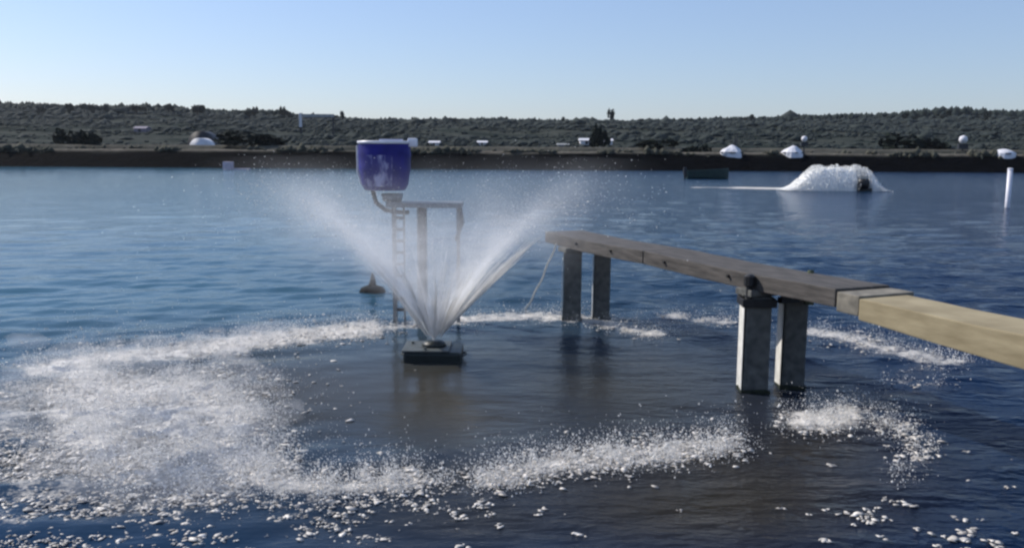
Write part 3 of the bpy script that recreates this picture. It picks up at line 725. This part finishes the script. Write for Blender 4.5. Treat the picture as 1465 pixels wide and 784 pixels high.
# lamp / tank on poles at right
def pole(px_, Yd, y_top, y_bot, wpx, label, ball=None, name='marker_pole', cat='pole'):
    c = place(px_, Yd); e = empty(name, c, label, cat)
    zt_ = P(px_, y_top, Yd).z-c.z
    bm = NB(); tube(bm, [(0, 0, -.5), (0, 0, zt_)], wpx/F*Yd/2, 8); obj('pole', bm, darkst, e)
    if ball:
        rb3 = ball/F*Yd/2; bm = NB(); lathe(bm, [(0, zt_-rb3), (rb3*.7, zt_-rb3*.75), (rb3, zt_), (rb3*.75, zt_+rb3*.7), (0, zt_+rb3)], 14); obj('tank', bm, domem, e, True)
        bm = NB(); box(bm, -rb3*1.1, rb3*1.1, -.3, .3, zt_-rb3*2.2, zt_-rb3*1.02); obj('stand', bm, darkst, e)
    return e
pole(1377, 150, 200, 212, 2.2, 'round white tank on a short dark pole, highest pale thing on the right bank', 12, 'pole_tank', 'tank')
pole(1150, 135, 199, 212, 2, 'small white hopper on a pole above the middle tarped heap', 9, 'pole_hopper', 'hopper')
pole(1054, 150, 190, 210, 1.6, 'thin pole standing up behind the tarped heap by the skiff')

# ------------------------------------------------------------------ vegetation
def leafm(name, c, c2): return mat(name, c, .9, .8, .4, .3, col2=c2, spec=.1)
scrub_m = leafm('scrub', (.018, .027, .028), (.044, .052, .050))
tree_m = leafm('tree_leaf', (.012, .019, .020), (.028, .038, .034))
dark_m = leafm('dark_leaf', (.006, .010, .010), (.018, .026, .022))
bark = mat('bark', (.04, .035, .03), .9, 4, .3, .4)
def leaves(n_, rx, rz, h0, leaf, lobes_=6, seed=0):
    rs = np.random.default_rng(seed)
    cs = rs.normal(0, .45, (lobes_, 3))*[rx, rx, rz*.6]; cs[:, 2] += h0+rz*.5
    rad = rs.uniform(.35, .62, lobes_)
    which = rs.integers(0, lobes_, n_); d = rs.normal(0, 1, (n_, 3)); d /= np.linalg.norm(d, axis=1, keepdims=True)
    p_ = cs[which]+d*(rs.random((n_, 1))**.4)*rad[which][:, None]*[rx, rx, rz]
    a = rs.normal(0, 1, (n_, 3)); a /= np.linalg.norm(a, axis=1, keepdims=True); b2 = np.cross(a, rs.normal(0, 1, (n_, 3))); b2 /= np.linalg.norm(b2, axis=1, keepdims=True)
    sz = leaf*rs.uniform(.6, 1.4, (n_, 1)); a = a*sz; b2 = b2*sz
    v_ = np.stack([p_-a-b2, p_+a-b2*.4, p_+a*.7+b2, p_-a*.5+b2*.9], 1).reshape(-1, 3)
    return v_, np.arange(n_*4).reshape(-1, 4)
PROT = {}
def make_tree(kind, rx, rz, h0, n_, leaf, m, seed):
    e = empty(kind, (0, 0, 0))
    v_, f_ = leaves(n_, rx, rz, h0, leaf, 7, seed); mesh_np('crown', v_, f_, m, e)
    bm = NB(); tube(bm, [(0, 0, -.8), (.05, 0, h0*.5), (.0, .05, h0+rz*.6)], [.16+.03*rx, .12+.02*rx, .05], 7)
    rs = random.Random(seed)
    for k in range(5):
        a = rs.uniform(0, 6.28); z_ = h0*(.6+.12*k); tube(bm, [(0, 0, z_), (math.cos(a)*rx*.35, math.sin(a)*rx*.35, z_+rz*.3), (math.cos(a)*rx*.6, math.sin(a)*rx*.6, z_+rz*.5)], [.07, .05, .02], 5)
    obj('trunk', bm, bark, e); return e
bushy = make_tree('bushy_tree', 2.6, 3.2, 1.6, 700, .34, tree_m, 1)
slim = make_tree('slim_tree', 1.3, 4.6, 2.0, 600, .30, tree_m, 2)
darkb = make_tree('dark_bush', 1.9, 2.2, .2, 700, .26, dark_m, 3)
used = set()
def put(proto, px_, Yd, sc, label, cat='tree', group=None, dz=0):
    if proto.name in used: e = copy_tree(proto)
    else: e = proto; used.add(proto.name)
    c = place(px_, Yd); e.location = c+Vector((0, 0, dz)); e.scale = (sc[0], sc[0], sc[1]); e.rotation_euler = (0, 0, random.uniform(0, 6.28))
    tag(e, label, cat, group); return e
put(darkb, 112, 158, (1.05, 1.2), 'dark rounded bush on the left slope, larger of two near the left edge', 'bush')
put(darkb, 137, 154, (.8, .85), 'smaller dark bush just right of the largest left slope bush', 'bush')
put(darkb, 855, 170, (.8, 1.5), 'dark round tree between the two white sheds in mid distance', 'tree')
put(darkb, 372, 152, (1.9, .9), 'broad low dark bush on the slope right of the polytunnel', 'bush')
put(darkb, 1322, 165, (2.1, 1.2), 'broad dark bush on the right bank before the high wooded rise', 'bush')
put(darkb, 985, 145, (1.0, .7), 'small dark bush on the bank above the green skiff', 'bush')
put(darkb, 930, 150, (1.6, .6), 'low dark bush on the bank right of the twin sheds', 'bush')
put(slim, 875, 480, (1.1, 1.05), 'lone slim tree poking above the middle skyline')
put(slim, 408, 520, (1.1, .95), 'slim tree above the skyline left of the barrel')
put(bushy, 245, 520, (1.3, 1.05), 'bushy tree on the skyline above the white polytunnel')
put(bushy, 105, 520, (1.2, 1.1), 'bushy skyline tree above the two left slope bushes')
put(bushy, 285, 500, (1.6, 1.1), 'wide skyline tree right of the tallest bushy one')
put(slim, 432, 530, (.7, .6), 'thin skyline tree above the pale gantry')
for i in range(40):
    px_ = random.uniform(-60, 1520); 
    k = random.choice([bushy, bushy, slim]); s_ = random.uniform(.4, .75)
    put(k, px_, random.uniform(470, 560), (s_*1.5, s_*(1.15 if px_ < 500 or px_ > 1280 else .85)), 'distant dark tree in the row along the wooded skyline', 'tree', 'trees along the distant skyline')
# scrub that nobody could count, on the slopes
ns = 60000
yy = SHORE+rng.uniform(42, 520, ns); bear = rng.uniform(-34, 34, ns); xx = yy*np.tan(np.radians(bear))
dens = fbm(xx/45, yy/18, 61); keep = (dens > .56-.00065*(yy-SHORE)) | (rng.random(ns) < .08); xx, yy = xx[keep], yy[keep]
zz = ground_h(xx, yy); dd = (yy-SHORE)/400
s = rng.lognormal(0, .5, len(xx))*(.20+.42*dd)
v, f = scatter(OCT, np.stack([xx, yy, zz+s*.25], -1), np.stack([s*2.0, s*1.2, s*.75], -1), .6)
tag(mesh_np('scrub', v, f, scrub_m), 'dark scrub covering the slopes beyond the far bank', None, None, 'stuff')
# tree mass along the skyline
ns = 5200; yy = rng.uniform(560, 640, ns); bear = rng.uniform(-36, 36, ns); xx = yy*np.tan(np.radians(bear)); zz = ground_h(xx, yy)
hgt = np.interp(bear, [-30, -20, -10, 8, 20, 25, 27, 32], [2.6, 2.4, 1.6, 1.4, 2.0, 3.4, 3.0, 2.6])*(.6+.9*fbm(xx/14, yy*0, 71))
s = hgt*rng.uniform(.6, 1.1, ns)
v, f = scatter(ICO1, np.stack([xx, yy, zz+s*.5], -1), np.stack([s*.9, s*.9, s*1.1], -1), .5)
tag(mesh_np('woodland', v, f, tree_m), 'far woodland running along the skyline', None, None, 'stuff')
# tufts of grass and reeds along the far dike
ns = 9000; xx = rng.uniform(-95, 95, ns); yy = SHORE+np.where(rng.random(ns) < .5, rng.uniform(10, 31, ns), rng.normal(4.6, .35, ns)); zz = ground_h(xx, yy)
keep = (fbm(xx/5, yy/4, 15) > .46) & ~(np.abs(xx/yy+.349) < .022); xx, yy, zz = xx[keep], yy[keep], zz[keep]
s = rng.lognormal(0, .4, len(xx))*.2
v, f = scatter(OCT, np.stack([xx, yy, zz+s*.4], -1), np.stack([s*1.6, s, s*1.1], -1), .5)
tag(mesh_np('dike_grass', v, f, leafm('dike_grass', (.035, .040, .032), (.09, .088, .07))), 'rough grass tufts along the top of the far dike', None, None, 'stuff')

# ------------------------------------------------------------------ the air: thin even haze round everything
bm = NB(); box(bm, -2900, 2900, -900, 4900, -2.8, 46)
hm = bpy.data.materials.new('haze'); hm.use_nodes = True; hm.node_tree.nodes.remove(hm.node_tree.nodes['Principled BSDF'])
ph = hm.node_tree.nodes.new('ShaderNodeVolumePrincipled'); ph.inputs['Color'].default_value = (.86, .92, 1, 1); ph.inputs['Density'].default_value = .00006; ph.inputs['Anisotropy'].default_value = .2
hm.node_tree.links.new(ph.outputs[0], hm.node_tree.nodes['Material Output'].inputs['Volume'])
tag(obj('haze', bm, hm), 'thin pale haze in the air over the pond and hills', None, None, 'stuff')
